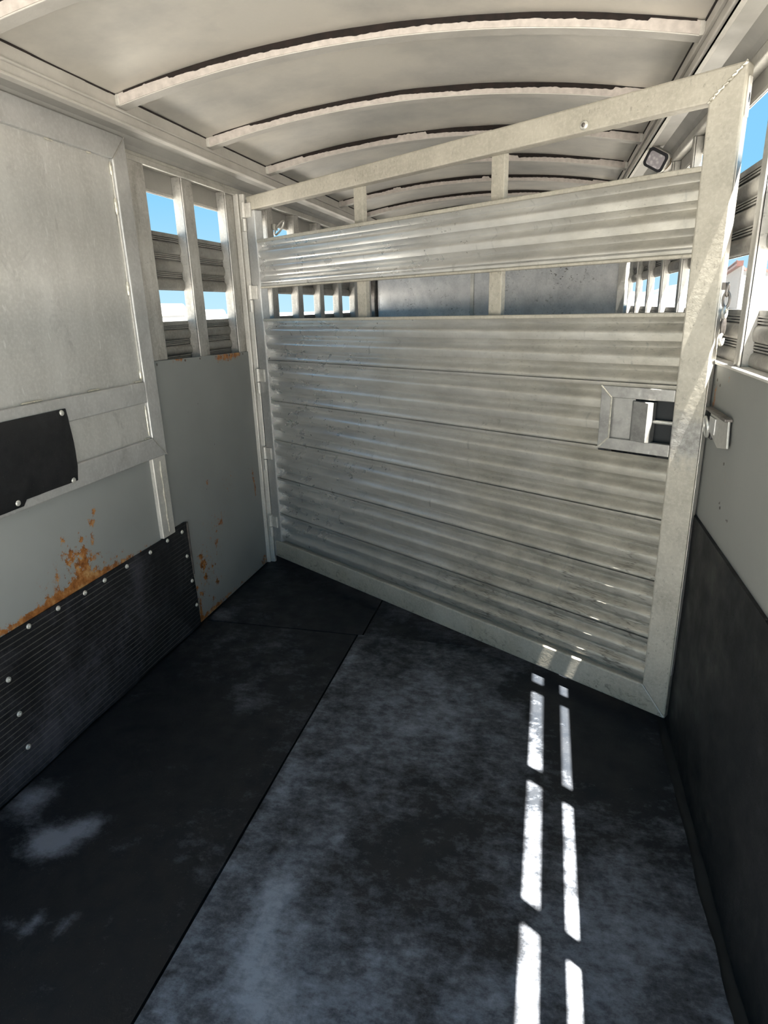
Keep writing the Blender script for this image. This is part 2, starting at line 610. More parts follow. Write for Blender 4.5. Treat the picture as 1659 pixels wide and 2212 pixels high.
def floor_mat(name, x0, x1, y0, y1, mat, spots, label, base=0.0, zoff=0.0, ragged=False, seed=0):
    f = blobs(spots)
    nu = max(6, int((x1 - x0) / 0.025))
    nv = max(6, int((y1 - y0) / 0.025))

    def P(u, v):
        x = x0 + (x1 - x0) * u
        y = y0 + (y1 - y0) * v
        if ragged and u == 1:
            x += 0.010 * fbm(y * 6, seed) - 0.002
        z = 0.0025 * fbm(x * 2.5, y * 2.5, seed) + zoff
        return (x, y, z)
    o = slab(name, P, nu, nv, mat, 'dust', lambda p: base + f(p.x, p.y) + 0.35 * fbm(p.x * 1.7 + 5, p.y * 1.7, seed),
             (0, 0, -0.012), smooth=True)
    return tag(o, label, 'floor mat', 'black rubber mats covering the trailer floor')


floor_mat('rubber_floor_mat', 0.012, SEAM_X - 0.004, Y0, SEAM_Y - 0.003, 'mat_a',
          [(0.24, -1.13, 0.07, 0.050, 1.7), (0.30, -1.065, 0.045, 0.04, 1.4), (0.06, -1.0, 0.06, 0.05, 1.2),
           (0.12, -1.07, 0.06, 0.04, 0.5), (0.37, -1.34, 0.02, 0.035, 1.0), (0.44, -1.32, 0.018, 0.035, 1.1),
           (0.31, -1.35, 0.02, 0.03, 0.5), (0.44, -1.10, 0.02, 0.02, 0.5), (0.50, -0.44, 0.10, 0.10, 0.42),
           (0.42, -0.33, 0.05, 0.06, 0.3)],
          'long black rubber floor mat beside the ribbed rubber wall lining, mostly clean and dark', base=-0.25, seed=1)
floor_mat('rubber_floor_mat', SEAM_X + 0.004, W - 0.034, Y0, SEAM_Y - 0.003, 'mat_b',
          [(0.89, -1.15, 0.04, 0.10, 0.75), (0.93, -1.28, 0.05, 0.12, 0.5), (1.0, -1.36, 0.09, 0.1, 0.3),
           (0.76, -0.72, 0.03, 0.35, 0.15), (1.05, -0.3, 0.25, 0.22, 0.32), (0.96, -0.6, 0.18, 0.2, 0.28),
           (0.978, -0.958, 0.012, 0.012, 1.2), (1.66, -1.05, 0.16, 0.2, 0.42), (1.40, -1.25, 0.15, 0.12, 0.25),
           (1.68, -0.45, 0.18, 0.35, -0.7), (1.2, -0.85, 0.15, 0.15, -0.3), (1.55, -0.15, 0.35, 0.12, -0.4),
           (0.75, -1.0, 0.02, 0.3, 0.1), (0.755, -0.08, 0.02, 0.12, 0.5)],
          'wide dusty black rubber floor mat crossed by the two rows of sunlit stripes', base=0.20, zoff=0.003,
          ragged=True, seed=2)
floor_mat('rubber_floor_mat', 0.012, SEAM_X + 0.018, SEAM_Y + 0.003, Y1 - 0.02, 'mat_a',
          [(0.06, 0.17, 0.05, 0.06, 0.7), (0.1, 0.3, 0.05, 0.1, 0.3)],
          'black rubber floor mat running under the hinge end of the slatted gate', base=-0.3, seed=3)
floor_mat('rubber_floor_mat', SEAM_X + 0.026, W - 0.018, SEAM_Y + 0.003, Y1 - 0.02, 'mat_a', [],
          'black rubber floor mat mostly hidden behind the slatted gate', base=0.0, seed=4)


# ------------------------------------------------------------------ louvred planks of the side walls
def plank_profile(z0, z1, n, xb, s, bulge=0.010):
    """pillowed plank seen from inside; s=+1 bulges to +x"""
    pts = []
    unit = (z1 - z0) / n
    gr = min(0.021, unit * 0.33)
    z = z1
    for k in range(n):
        for q in range(3):
            zz = z - gr * q / 3
            pts += [(xb + s * 0.005, zz), (xb + s * 0.005, zz - gr / 3 * 0.55), (xb - s * 0.003, zz - gr / 3 * 0.60), (xb - s * 0.003, zz - gr / 3 * 0.98)]
        zp = z - gr
        hp = unit - gr
        for q in range(9):
            t = q / 8
            pts.append((xb + s * (0.001 + bulge * math.sin(math.pi * t) ** 0.45), zp - hp * t))
        z -= unit
    pts.append((xb + s * 0.003, z0))
    return pts


def side_wall(name, s, xin, skin, zs, posts, pw, label):
    """s: +1 inner side faces +x (left wall), -1 right wall"""
    zt_hi, zt_lo, zb_hi, zb_lo = zs        # upper slot top/bottom, lower slot top/bottom
    root = empty(name, (xin, 0, 0))
    tag(root, label, 'wall', kind='structure')
    X = lambda d: s * d                    # d measured into the room
    d_sk = s * (skin - xin)                # negative
    lo = lambda a, b: (min(a, b), max(a, b))
    x0, x1 = lo(X(d_sk - 0.002), X(d_sk + 0.002))
    box('header_panel', x0, x1, Y0, Y1, zt_hi, 1.905, 'cove', root, 0.001)
    x0, x1 = lo(X(d_sk), X(d_sk + 0.005))
    box('header_lip', x0, x1, Y0, Y1, zt_hi + 0.002, zt_hi + 0.014, 'alu', root, 0.002)
    x0, x1 = lo(X(d_sk), X(0.0))
    box('top_flange', x0, x1, Y0, Y1, 1.853, 1.882, 'alu', root, 0.004)
    # planks
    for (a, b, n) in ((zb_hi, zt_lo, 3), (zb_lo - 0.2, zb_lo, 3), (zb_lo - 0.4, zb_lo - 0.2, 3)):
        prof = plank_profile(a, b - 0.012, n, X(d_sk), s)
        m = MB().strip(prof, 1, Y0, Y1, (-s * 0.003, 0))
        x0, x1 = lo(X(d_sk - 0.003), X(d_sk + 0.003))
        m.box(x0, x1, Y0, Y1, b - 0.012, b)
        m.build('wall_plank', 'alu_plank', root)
    x0, x1 = lo(X(d_sk - 0.006), X(d_sk))
    box('lower_skin', x0, x1, Y0, Y1, -0.1, zb_lo - 0.4, 'alu', root, 0)
    # posts
    x0, x1 = lo(X(d_sk + 0.001), X(-0.004))
    first = None
    for y in posts:
        if first is None:
            m = MB().box(x0, x1, -pw / 2, pw / 2, 0.0, 1.853)
            m.box(*lo(X(-0.012), X(-0.002)), -pw / 2 - 0.0, -pw / 2 + 0.012, 0, 1.853)
            first = m.build('wall_post', 'alu_post', root, 0.003, loc=(0, y, 0))
        else:
            copy_obj(first, root, (0, y, 0))
    # cove between rail and wall top
    prof = [(X(0.0), 1.880), (X(0.010), 1.893), (X(0.035), 1.912), (X(0.083), 1.914)]
    MB().strip(prof, 1, Y0, Y1, (-s * 0.002, 0.006), smooth=False).build('cove_panel', 'cove', root)
    return root


wl = side_wall('wall_left', 1, -0.004, -0.054, (1.771, 1.6375, 1.420, 1.299),
               [-1.95, 0.395, 0.765, 1.215, 1.595, 1.985, 2.38, 2.78, 3.2, 3.6], 0.085,
               'left trailer wall of aluminium posts and planks with open slots')
wr = side_wall('wall_right', -1, W + 0.002, W + 0.036, (1.796, 1.644, 1.430, 1.298),
               [-1.82, -1.36, -0.90, -0.44, 0.0, 0.45, 0.86, 1.26, 1.68, 2.12, 2.56, 3.0, 3.45], 0.05,
               'right trailer wall of aluminium posts and planks with open slots')
# broad jamb beside the side door and the post that carries the gate hinges
box('door_jamb', 0.0, 0.010, -0.045, 0.078, 1.159, 1.853, 'alu_post', wl, 0.003)
box('header_strip', -0.002, 0.012, -0.045, 0.85, 1.845, 1.866, 'alu', wl, 0.003)
jb = MB().box(0.004, 0.0245, -0.135, -0.052, 0.482, 0.83).build('jamb_foot', 'alu_bright', wl, 0.003)
MB().tube([(0.0250, -0.094 + 0.003 * math.sin(t * 2.3), 0.50 + t * 0.032) for t in range(10)],
          [0.002 + 0.0012 * (t % 3) for t in range(10)], 6).build('weld_bead', 'bead', jb)
hp = MB().box(-0.004, 0.022, 0.800, 0.832, 0.0, 1.852).box(0.022, 0.047, 0.812, 0.832, 0.0, 1.852) \
    .build('hinge_post', 'alu_bright', wl, 0.003)
hp['label'] = 'bright upright post carrying the gate hinges'
# rest of the left wall below the door
wf = box('wall_front', -0.06, W + 0.06, Y1 - 0.03, Y1, -0.1, 2.08, 'galv', None, 0)
tag(wf, 'front end wall of the trailer behind the second gate', 'wall', kind='structure')

# ------------------------------------------------------------------ roof: rails, sheet, bows
for i, (s, xr) in enumerate(((1, 0.103), (-1, W - 0.103))):
    x = lambda d: xr + s * d
    lo = lambda a, b: (min(a, b), max(a, b))
    m = MB()
    m.box(*lo(x(0.0), x(-0.006)), Y0, Y1, 1.914, 1.992)
    m.box(*lo(x(0.006), x(-0.022)), Y0, Y1, 1.908, 1.916)
    m.box(*lo(x(0.010), x(0.0)), Y0, Y1, 1.940, 1.946)
    o = m.build('trim_%d' % (i + 1), 'bow', None, 0.002)
    tag(o, 'long roof rail along the top of the %s wall' % ('left' if i == 0 else 'right'), 'rail', kind='structure')

ceil = empty('ceiling', (0, 0, 1.952))
tag(ceil, 'low arched trailer roof of dented sheet metal on curved bows', 'ceiling', kind='structure')


def arch(x):
    return 0.088 * (1 - ((x - 0.95) / 0.847) ** 2)


ROOF_T = 0.034
slab('roof_sheet', lambda u, v: (0.097 + 1.706 * u, Y0 - 0.02 + (Y1 - Y0 + 0.02) * v,
                                 arch(0.103 + 1.694 * u) + ROOF_T + 0.0035 * fbm(u * 4, v * 16)),
     48, 120, 'roof', thick=(0, 0, 0.006), parent=ceil, smooth=True)
# outer fascia closing the roof edges to the walls
for s, x0, x1 in ((1, -0.06, 0.10), (-1, W - 0.10, W + 0.06)):
    MB().strip([(x0, 1.90), (x0 + (0.02 if s > 0 else 0), 1.985), (x1 - (0 if s > 0 else 0.02), 1.993), (x1, 1.90 if s < 0 else 1.993)],
               1, Y0 - 0.02, Y1, (0, 0.006), smooth=False).build('roof_edge', 'roof', ceil, loc=(0, 0, -1.952))
BOW0, STEP = -0.742, 0.567
XL, XR = 0.104, W - 0.104
ns = 40
bow_first = None
for k in range(9):
    y = BOW0 + STEP * k
    if bow_first is None:
        m = MB()
        xs = [XL + (XR - XL) * i / ns for i in range(ns + 1)]
        sec = [(0.0, 0.0), (0.0, ROOF_T), (0.032, ROOF_T), (0.032, 0.010), (0.046, 0.010), (0.046, 0.0)]
        n = len(sec)
        vs_ = [(xx, a, arch(xx) + b) for xx in xs for (a, b) in sec]
        fs = [(i * n + j, i * n + (j + 1) % n, (i + 1) * n + (j + 1) % n, (i + 1) * n + j) for i in range(ns) for j in range(n)]
        m.add(vs_, fs)
        m.add([vs_[j] for j in range(n)], [tuple(range(n))])
        m.add([vs_[ns * n + j] for j in range(n)], [tuple(range(n))])
        bow_first = m.build('roof_bow', 'bow', ceil, 0.002, loc=(0, y, 0))
        b = bow_first
    else:
        b = copy_obj(bow_first, ceil, (0, y, 0))
    # ragged line of dark sealant squeezed out along the near top edge of the bow, pale strip under it
    np_ = 240
    top, bot, v2, f2 = [], [], [], []
    for i in range(np_ + 1):
        xx = XL + 0.03 + (XR - XL - 0.05) * i / np_
        t = i / np_
        wd = 0.0095 + 0.004 * fbm(xx * 5, k * 3.1) + 0.0022 * fbm(xx * 60, k * 1.3) + 0.0012 * random.random() + 0.007 * math.sin(math.pi * t)
        gap = fbm(xx * 3.0 + 7, k * 1.7)
        if gap > 0.45:
            wd *= 0.3 + 0.2 * random.random()
        if t < 0.10 or t > 0.93:
            wd *= 0.45
        wd = max(0.002, wd)
        zt = arch(xx) + ROOF_T + 0.0005
        v2 += [(xx, -0.005, zt), (xx, -0.004, zt - wd), (xx, 0.0002, zt - wd - 0.001), (xx, 0.0002, zt)]
    for i in range(np_):
        a, c = i * 4, (i + 1) * 4
        f2 += [(a + j, a + (j + 1) % 4, c + (j + 1) % 4, c + j) for j in range(4)]
    f2 += [(0, 1, 2, 3), tuple(np_ * 4 + j for j in (3, 2, 1, 0))]
    s_ = MB().add(v2, f2).build('sealant', 'sealant', b)
    s_['label'] = 'ragged dark brown sealant line'
    pale = MB()
    v3, f3 = [], []
    for i in range(np_ + 1):
        xx = XL + 0.01 + (XR - XL - 0.02) * i / np_
        wd = 0.0305 + 0.0008 * fbm(xx * 14, k * 2.3 + 9)
        zt = arch(xx) + ROOF_T - 0.001
        v3 += [(xx, -0.0025, zt), (xx, -0.0025, zt - wd), (xx, 0.0003, zt - wd), (xx, 0.0003, zt)]
    for i in range(np_):
        a, c = i * 4, (i + 1) * 4
        f3 += [(a + j, a + (j + 1) % 4, c + (j + 1) % 4, c + j) for j in range(4)]
    pale.add(v3, f3).build('pale_sealant', 'sealant_white', b)
    br = MB().box(XL - 0.001, XL + 0.012, -0.006, 0.0, 0.002, 0.034).box(XR - 0.012, XR + 0.001, -0.006, 0.0, 0.002, 0.034)
    br.build('end_tab', 'alu_bright', b, 0.001)
# dark sealant where the sheet meets the rails
for x in (0.1045, W - 0.1045):
    m = MB()
    for j in range(60):
        ya = Y0 + (Y1 - Y0) * j / 60
        m.box(x - 0.0015, x + 0.0015, ya, ya + (Y1 - Y0) / 60, 1.9835 - 0.0015 * random.random(), 1.988)
    m.build('edge_sealant', 'sealant', ceil, loc=(0, 0, -1.952))

# ------------------------------------------------------------------ painted boards on the walls
far_spots = [(0.16, 1.154, 0.06, 0.014, 0.75), (0.50, 1.135, 0.05, 0.016, 0.9), (0.60, 1.13, 0.07, 0.022, 1.0), (0.69, 1.135, 0.04, 0.014, 0.8),
             (0.266, 0.60, 0.012, 0.014, 1.0), (0.724, 0.505, 0.011, 0.05, 0.95), (0.735, 0.43, 0.010, 0.04, 0.85), (0.349, 0.39, 0.017, 0.014, 1.0),
             (0.289, 0.307, 0.012, 0.016, 0.9), (0.139, 0.297, 0.014, 0.014, 1.0), (0.158, 0.256, 0.026, 0.03, 0.85),
             (0.163, 0.186, 0.016, 0.02, 1.0), (0.257, 0.125, 0.013, 0.018, 0.9), (0.085, 0.166, 0.012, 0.012, 0.9),
             (0.116, 0.125, 0.016, 0.016, 0.95), (0.202, 0.06, 0.014, 0.014, 0.9), (0.084, 0.05, 0.02, 0.06, 0.85),
             (0.767, 0.03, 0.03, 0.03, 0.9), (0.446, 0.56, 0.06, 0.05, 0.28), (0.33, 0.42, 0.1, 0.06, 0.25), (0.20, 0.22, 0.14, 0.16, 0.30),
             (0.40, 0.012, 0.4, 0.012, 0.55), (0.15, 0.012, 0.15, 0.02, 0.6), (0.23, 0.21, 0.01, 0.02, 0.6), (0.30, 0.36, 0.008, 0.008, 0.8)]
ff = blobs(far_spots)
o = slab('wall_board', lambda u, v: (0.0, -0.036 + 0.836 * u, 0.002 + (1.1585 - 0.02 * u - 0.002) * v), 168, 232, 'board_l', 'rust',
         lambda p: ff(p.y, p.z), (-0.009, 0, 0))
tag(o, 'tall grey painted board with orange rust spots beside the gate hinges', 'wall board')
brd = o
m = MB()
for (y, z) in ((-0.018, 1.146), (0.006, 1.144), (0.21, 1.144), (0.33, 1.142), (0.47, 1.140), (0.60, 1.136), (0.74, 1.132)):
    s_ = MB().dome((0.0, y, z), (1, 0, 0), 0.005, 0.002, 8).build('screw', 'steel', brd)

left_spots = [(-0.575, 0.535, 0.045, 0.06, 0.85), (-0.62, 0.60, 0.03, 0.022, 0.8), (-0.556, 0.55, 0.010, 0.07, 0.8), (-0.476, 0.707, 0.014, 0.012, 0.95),
              (-0.492, 0.672, 0.016, 0.016, 0.95), (-0.635, 0.661, 0.012, 0.012, 0.85), (-0.506, 0.618, 0.010, 0.022, 0.9),
              (-0.554, 0.631, 0.012, 0.008, 0.8), (-0.50, 0.556, 0.02, 0.01, 0.75), (-0.688, 0.553, 0.008, 0.05, 0.75),
              (-0.50, 0.484, 0.16, 0.014, 0.75), (-0.68, 0.486, 0.16, 0.016, 0.95), (-0.83, 0.486, 0.15, 0.014, 0.8), (-0.30, 0.482, 0.15, 0.008, 0.5),
              (-0.93, 0.51, 0.015, 0.04, 0.8), (-0.73, 0.54, 0.04, 0.04, 0.35), (-0.57, 0.56, 0.10, 0.10, 0.2), (-0.42, 0.52, 0.06, 0.03, 0.35),
              (-0.60, 0.50, 0.10, 0.02, 0.7)]
lf = blobs(left_spots)
o = slab('wall_board', lambda u, v: (0.004, -2.05 + 1.92 * u, 0.478 + 0.34 * v), 384, 68, 'board_l', 'rust',
         lambda p: lf(p.y, p.z), (-0.010, 0, 0))
tag(o, 'low grey painted board under the side door with a large orange rust patch', 'wall board')

rs = blobs([(-0.42, 1.135, 0.006, 0.016, 0.8), (-0.50, 0.90, 0.005, 0.012, 0.9), (-0.30, 1.08, 0.012, 0.04, 0.75), (-0.46, 0.968, 0.02, 0.008, 0.6),
            (-0.26, 1.14, 0.02, 0.012, 0.4)])
o = slab('wall_board', lambda u, v: (W - 0.0 - 0.012 * math.exp(-((u - 0.60) / 0.012) ** 2) * 0, -2.05 + 6.1 * u, 0.715 + 0.447 * v), 300, 40, 'board_r', 'rust',
         lambda p: rs(p.y, p.z), (0.010, 0, 0))
tag(o, 'pale grey board above the black lining on the right wall', 'wall board')
for (y, z) in ((-0.31, 1.12), (-0.345, 1.11), (-0.48, 0.93), (-0.5, 0.82)):
    MB().dome((W, y, z), (-1, 0, 0), 0.004, 0.002, 8).build('screw', 'steel', o)
rcap = MB().box(W - 0.008, W + 0.034, Y0 + 0.05, Y1 - 0.1, 1.160, 1.168)
rcap.build('board_cap', 'alu_bright', o, 0.002)

# ------------------------------------------------------------------ rubber wall linings


def lining_x(z, y):
    base = 0.010 + 0.0025 * fbm(y * 3, z * 4, 11)
    return base


lf2 = blobs([(-0.32, 0.32, 0.05, 0.14, 0.55), (-0.45, 0.24, 0.08, 0.10, 0.35), (-0.8, 0.10, 0.25, 0.12, 0.5), (-0.30, 0.43, 0.05, 0.05, 0.5),
             (-0.62, 0.2, 0.12, 0.12, 0.3), (-0.9, 0.06, 0.3, 0.05, 0.4)])


def PL(u, v):
    y1 = 0.062 - 0.020 * v
    y = -2.05 + (y1 + 2.05) * u
    z = 0.006 + (0.478 + (0.014 if y > -0.05 else 0.0) - 0.006) * v
    if v < 0.02:
        z += 0.006 * fbm(y * 5, 3.3)
    return (lining_x(z, y), y, z)


o = slab('rubber_wall_lining', PL, 170, 60, 'mat_wall', 'dust', lambda p: lf2(p.y, p.z) + 0.2 * fbm(p.y * 3, p.z * 3, 4), (-0.012, 0, 0), smooth=True)
tag(o, 'black ribbed rubber lining bolted along the foot of the left wall', 'wall lining')
MB().box(-0.002, 0.013, 0.050, 0.058, 0.25, 0.49).build('edge_strip', 'steel', o, 0.001)
bolt_first = None
for (y, z) in [(0.003, 0.462), (-0.105, 0.464), (-0.224, 0.460), (-0.369, 0.462), (-0.493, 0.462), (-0.593, 0.461), (-0.715, 0.465), (-0.835, 0.466),
               (0.016, 0.349), (0.029, 0.229), (0.040, 0.109), (-0.941, 0.352), (-0.933, 0.232), (-0.930, 0.115), (-0.96, 0.466), (-1.1, 0.466)]:
    if bolt_first is None:
        bolt_first = MB().dome((0, 0, 0), (1, 0, 0), 0.0085, 0.006, 12).dome((0.004, 0, 0), (1, 0, 0), 0.004, 0.004, 6) \
            .build('bolt', 'bolt', o, loc=(0.012, y, z))
    else:
        copy_obj(bolt_first, o, (0.012, y, z))

o = slab('rubber_wall_lining', lambda u, v: (W - 0.009 - 0.003 * fbm(u * 20, v * 2, 2), -2.05 + 6.1 * u, 0.004 + (0.728 - 0.004) * v + (0.004 * fbm(u * 30, 1) if v < .02 else 0)),
         200, 26, 'mat_wall_r', 'dust', lambda p: 0.25 * fbm(p.y * 9, p.z * 0.8, 8) - 0.1, (0.011, 0, 0), smooth=True)
tag(o, 'smooth black rubber lining on the lower right wall', 'wall lining')

# ------------------------------------------------------------------ side door in the left wall
door = empty('door_1', (0.0, -0.9, 0.80))
tag(door, 'aluminium side door with a welded box frame in the left wall', 'door', kind='structure')
DX = 0.026
DY0, DY1, DZ0, DZ1 = -1.75, -0.045, 0.806, 1.902


def dprism(name, poly, mat, x0=0.002, x1=DX, bevel=0.004):
    return MB().prism([(y, z) for y, z in poly], 0, x0, x1).build(name, mat, door, bevel, loc=(0, 0.9, -0.80))


fw = 0.078
dprism('door_top_rail', [(DY0, DZ1), (DY1, DZ1), (DY1 - fw, DZ1 - fw), (DY0 + fw, DZ1 - fw)], 'alu_door')
dprism('door_stile', [(DY1, DZ1), (DY1, DZ0), (DY1 - fw, DZ0 + fw), (DY1 - fw, DZ1 - fw)], 'alu_door')
dprism('door_stile', [(DY0, DZ1), (DY0, DZ0), (DY0 + fw, DZ0 + fw), (DY0 + fw, DZ1 - fw)], 'alu_door')
dprism('door_bottom_rail', [(DY0, DZ0), (DY1, DZ0), (DY1 - fw, DZ0 + fw), (DY0 + fw, DZ0 + fw)], 'alu_door')
dprism('door_middle_rail', [(DY0 + fw, 1.018), (DY1 - fw, 1.018), (DY1 - fw, 1.094), (DY0 + fw, 1.094)], 'alu_door')
slab('door_sheet', lambda u, v: (0.012 + 0.003 * fbm(u * 4, v * 3, 21), DY0 + fw + (DY1 - DY0 - 2 * fw) * u, 1.094 + (DZ1 - fw - 1.094) * v), 60, 40, 'alu_sheet',
     thick=(-0.004, 0, 0), parent=door, smooth=True).location = (0, 0.9, -0.80)
slab('door_lower_sheet', lambda u, v: (0.013 + 0.0015 * fbm(u * 8, v * 2, 5), DY0 + fw + (DY1 - DY0 - 2 * fw) * u, DZ0 + fw + (1.018 - DZ0 - fw) * v), 40, 8, 'alu_sheet',
     thick=(-0.004, 0, 0), parent=door, smooth=True).location = (0, 0.9, -0.80)
yb = DY1 - fw
for (z0, z1, r) in ((1.815, 1.775, 0.005), (1.705, 1.655, 0.006), (1.44, 1.395, 0.006), (1.135, 1.102, 0.006), (1.006, 0.895, 0.0035)):
    MB().tube([(0.015, yb - 0.004, z0 + (z1 - z0) * t / 6) for t in range(7)], [r * q for q in (0.5, 0.9, 1, 0.85, 1, 0.9, 0.5)], 8) \
        .build('weld_bead', 'bead', door, loc=(0, 0.9, -0.80))
for (y0, y1, z) in ((-0.17, -0.125, 1.097), (-0.42, -0.36, 1.097), (-0.70, -0.62, 1.097), (-0.24, -0.22, 1.822), (-0.42, -0.39, 1.822), (-0.16, -0.127, 0.886)):
    MB().tube([(0.016, y0 + (y1 - y0) * t / 5, z) for t in range(6)], [0.004 * q for q in (0.5, 1, 0.8, 1, 0.9, 0.5)], 8) \
        .build('weld_bead', 'bead', door, loc=(0, 0.9, -0.80))
MB().tube([(0.0145, yb - 0.0015, 1.10), (0.0145, yb - 0.0015, 1.815)], 0.003, 6).build('seal_line', 'alu_bright', door, loc=(0, 0.9, -0.80))
MB().tube([(DX, DY1 - fw, DZ1 - fw), (DX, DY1, DZ1)], 0.0022, 6).build('weld_bead', 'alu', door, loc=(0, 0.9, -0.80))
MB().tube([(DX, DY1 - fw, DZ0 + fw), (DX, DY1, DZ0)], 0.0022, 6).build('weld_bead', 'alu', door, loc=(0, 0.9, -0.80))

# black rubber flap screwed over the lower part of the door


def PF(u, v):
    y = -1.35 + 0.80 * u
    yy = y + (0.012 * math.sin(v * 3.0) if u > 0.97 else 0)
    z = 0.835 - 0.016 * (1 - v) * (0 if u > 0.72 else 1) + (1.062 - 0.835) * v
    edge = min(u * 0.8, (1 - u) * 0.8, 0.22 * v, 0.22 * (1 - v))
    puff = 0.010 * min(1.0, edge / 0.045) ** 0.7 + 0.004 * fbm(u * 5, v * 2, 31)
    return (DX + 0.004 + puff, yy, z)


o = slab('rubber_flap', PF, 60, 24, 'flap', 'dust', lambda p: 0.2 * fbm(p.y * 8, p.z * 8, 3), (-0.003, 0, 0), smooth=True)
tag(o, 'black rubber flap screwed across the lower rails of the side door', 'rubber flap')
for (y, z) in ((-0.572, 1.052), (-0.574, 0.842), (-0.80, 0.836), (-1.1, 0.836), (-1.1, 1.05)):
    MB().dome((DX + 0.007, y, z), (1, 0, 0), 0.009, 0.006, 12).build('bolt', 'bolt', o)

# ------------------------------------------------------------------ the slatted divider gate
GX, GY = 0.0616, 0.7949
GL = 2.1225
GA = math.atan2(-0.51780815, 0.85549677)
gate = empty('divider_gate', (GX, GY, 0.0), GA)
tag(gate, 'large slatted aluminium divider gate swung diagonally across the trailer', 'gate')
GD = 0.044


def gprism(name, poly, mat, y0=0.0, y1=GD, bevel=0.005, parent=None):
    """polygon in (u, z), extruded through the gate's thickness"""
    return MB().prism(poly, 1, y0, y1).build(name, mat, parent or gate, bevel)


SW, LW = 0.058, 0.082        # hinge stile and latch stile widths
zT0, zT1 = 1.836, 1.856      # top edge at the hinge and latch ends
ZB = 0.043
topz = lambda u: zT0 + (zT1 - zT0) * u / GL
gprism('top_rail', [(0.0, topz(0)), (GL, topz(GL)), (GL - LW, topz(GL) - 0.072), (0.0, topz(0) - 0.060)], 'alu_gate')
gprism('latch_stile', [(GL, topz(GL)), (GL, ZB), (GL - LW, ZB + 0.094), (GL - LW, topz(GL) - 0.072)], 'alu_gate')
gprism('bottom_rail', [(0.0, ZB), (GL, ZB), (GL - LW, ZB + 0.094), (0.0, ZB + 0.094)], 'alu_gate')
gprism('hinge_stile', [(-0.013, ZB + 0.0), (-0.013, topz(0) - 0.060), (SW, topz(0) - 0.060), (SW, ZB + 0.094), (0.0, ZB + 0.094), (0.0, ZB + 0.0)], 'alu_door')
# wavy weld beads along the mitres
bd = MB()
pts, rad = [], []
for i in range(34):
    t = i / 33
    pts.append((GL - LW * (1 - t) + 0.0025 * math.sin(i * 1.7), -0.001, topz(GL) - 0.072 * (1 - t)))
    rad.append(0.0032 + 0.0012 * math.sin(i * 2.1))
MB().tube(pts, rad, 8).build('weld_bead', 'bead', gate)
MB().tube([(GL - LW, -0.0003, ZB + 0.094), (GL - 0.004, -0.0003, ZB + 0.006)], 0.0016, 6).build('weld_bead', 'alu_bright', gate)
for u0 in (0.700, 1.366):
    MB().box(u0, u0 + 0.052, 0.036, 0.060, 1.25, topz(u0) - 0.058).build('upright', 'alu_gate', gate, 0.003)
    MB().tube([(u0 - 0.002 + 0.056 * i / 6, 0.036, topz(u0) - 0.061 + 0.001 * (i % 2)) for i in range(7)], 0.0035, 6).build('weld_bead', 'bead', gate)


def slat_profile(ztop, zbot, n=3, y=0.0100):
    """hollow flutes that sweep forward to a lip, with a narrow band leaning back under each lip"""
    pts = []
    unit = (ztop - zbot) / n
    z = ztop
    for k in range(n):
        h = unit * 0.69
        pts += [(y, z), (y + 0.0035, z - 0.0006)]
        for q in range(14):
            t = q / 13
            if t < 0.40:
                d = 0.0045 + 0.0150 * math.sin(math.pi / 2 * t / 0.40)
            else:
                d = 0.0195 - 0.0237 * math.sin(math.pi / 2 * ((t - 0.40) / 0.60) ** 1.25)
            pts.append((y + d, z - 0.0015 - (h - 0.0015) * t))
        if k < n - 1:
            pts.append((y, z - unit))
        else:
            pts += [(y - 0.003, z - h - 0.0035), (y + 0.007, z - h - 0.004), (y + 0.007, z - h - 0.0065),
                    (y - 0.0040, z - h - 0.008), (y - 0.0043, z - unit + 0.004), (y - 0.002, z - unit)]
        z -= unit
    return pts


def slat(z1, z0, u0=SW - 0.004, u1=GL - LW + 0.002):
    pr_ = slat_profile(z1, z0)
    return MB().strip(pr_, 0, u0, u1, (0.004, 0.0)).build('slat', 'alu_slat', gate)


slat(1.634, 1.440)
for k in range(6):
    zt = 1.284 - 0.1995 * k
    zb = zt - 0.1995
    if k == 1:
        slat(zt, zb, SW - 0.004, 1.822)
    else:
        slat(zt, max(zb, 0.09))
for (z0, z1) in ((1.634, 1.647), (1.432, 1.441), (1.282, 1.294)):
    MB().box(SW - 0.002, GL - LW + 0.002, 0.001, 0.030, z0, z1).build('edge_channel', 'alu_gate', gate, 0.003)

# latch housing set into the second plank
LA, LB, LZ0, LZ1 = 1.820, GL - LW, 0.893, 1.086
lh = gprism('latch_housing', [(LA, LZ1), (LB, LZ1), (LB, LZ1 - 0.034), (LA + 0.035, LZ1 - 0.034)], 'latch_metal', 0.002, 0.02, 0.002)
lh['label'] = 'recessed latch with a sliding block and an opening painted dark'
gprism('housing_side', [(LA, LZ1), (LA + 0.035, LZ1 - 0.034), (LA + 0.035, LZ0 + 0.036), (LA, LZ0)], 'latch_metal', 0.002, 0.02, 0.002, lh)
gprism('housing_bottom', [(LA, LZ0), (LA + 0.035, LZ0 + 0.036), (LB, LZ0 + 0.036), (LB, LZ0)], 'latch_metal', 0.002, 0.02, 0.002, lh)
MB().box(LA + 0.030, LA + 0.105, 0.013, 0.018, LZ0 + 0.03, LZ1 - 0.03).build('back_plate', 'latch_metal', lh)
MB().box(LA + 0.10, LB, 0.030, 0.034, LZ0 + 0.02, LZ1 - 0.02).build('opening_dark_plate', 'gap_dark', lh)  # near-black plate painted in for the dark seen through the latch opening
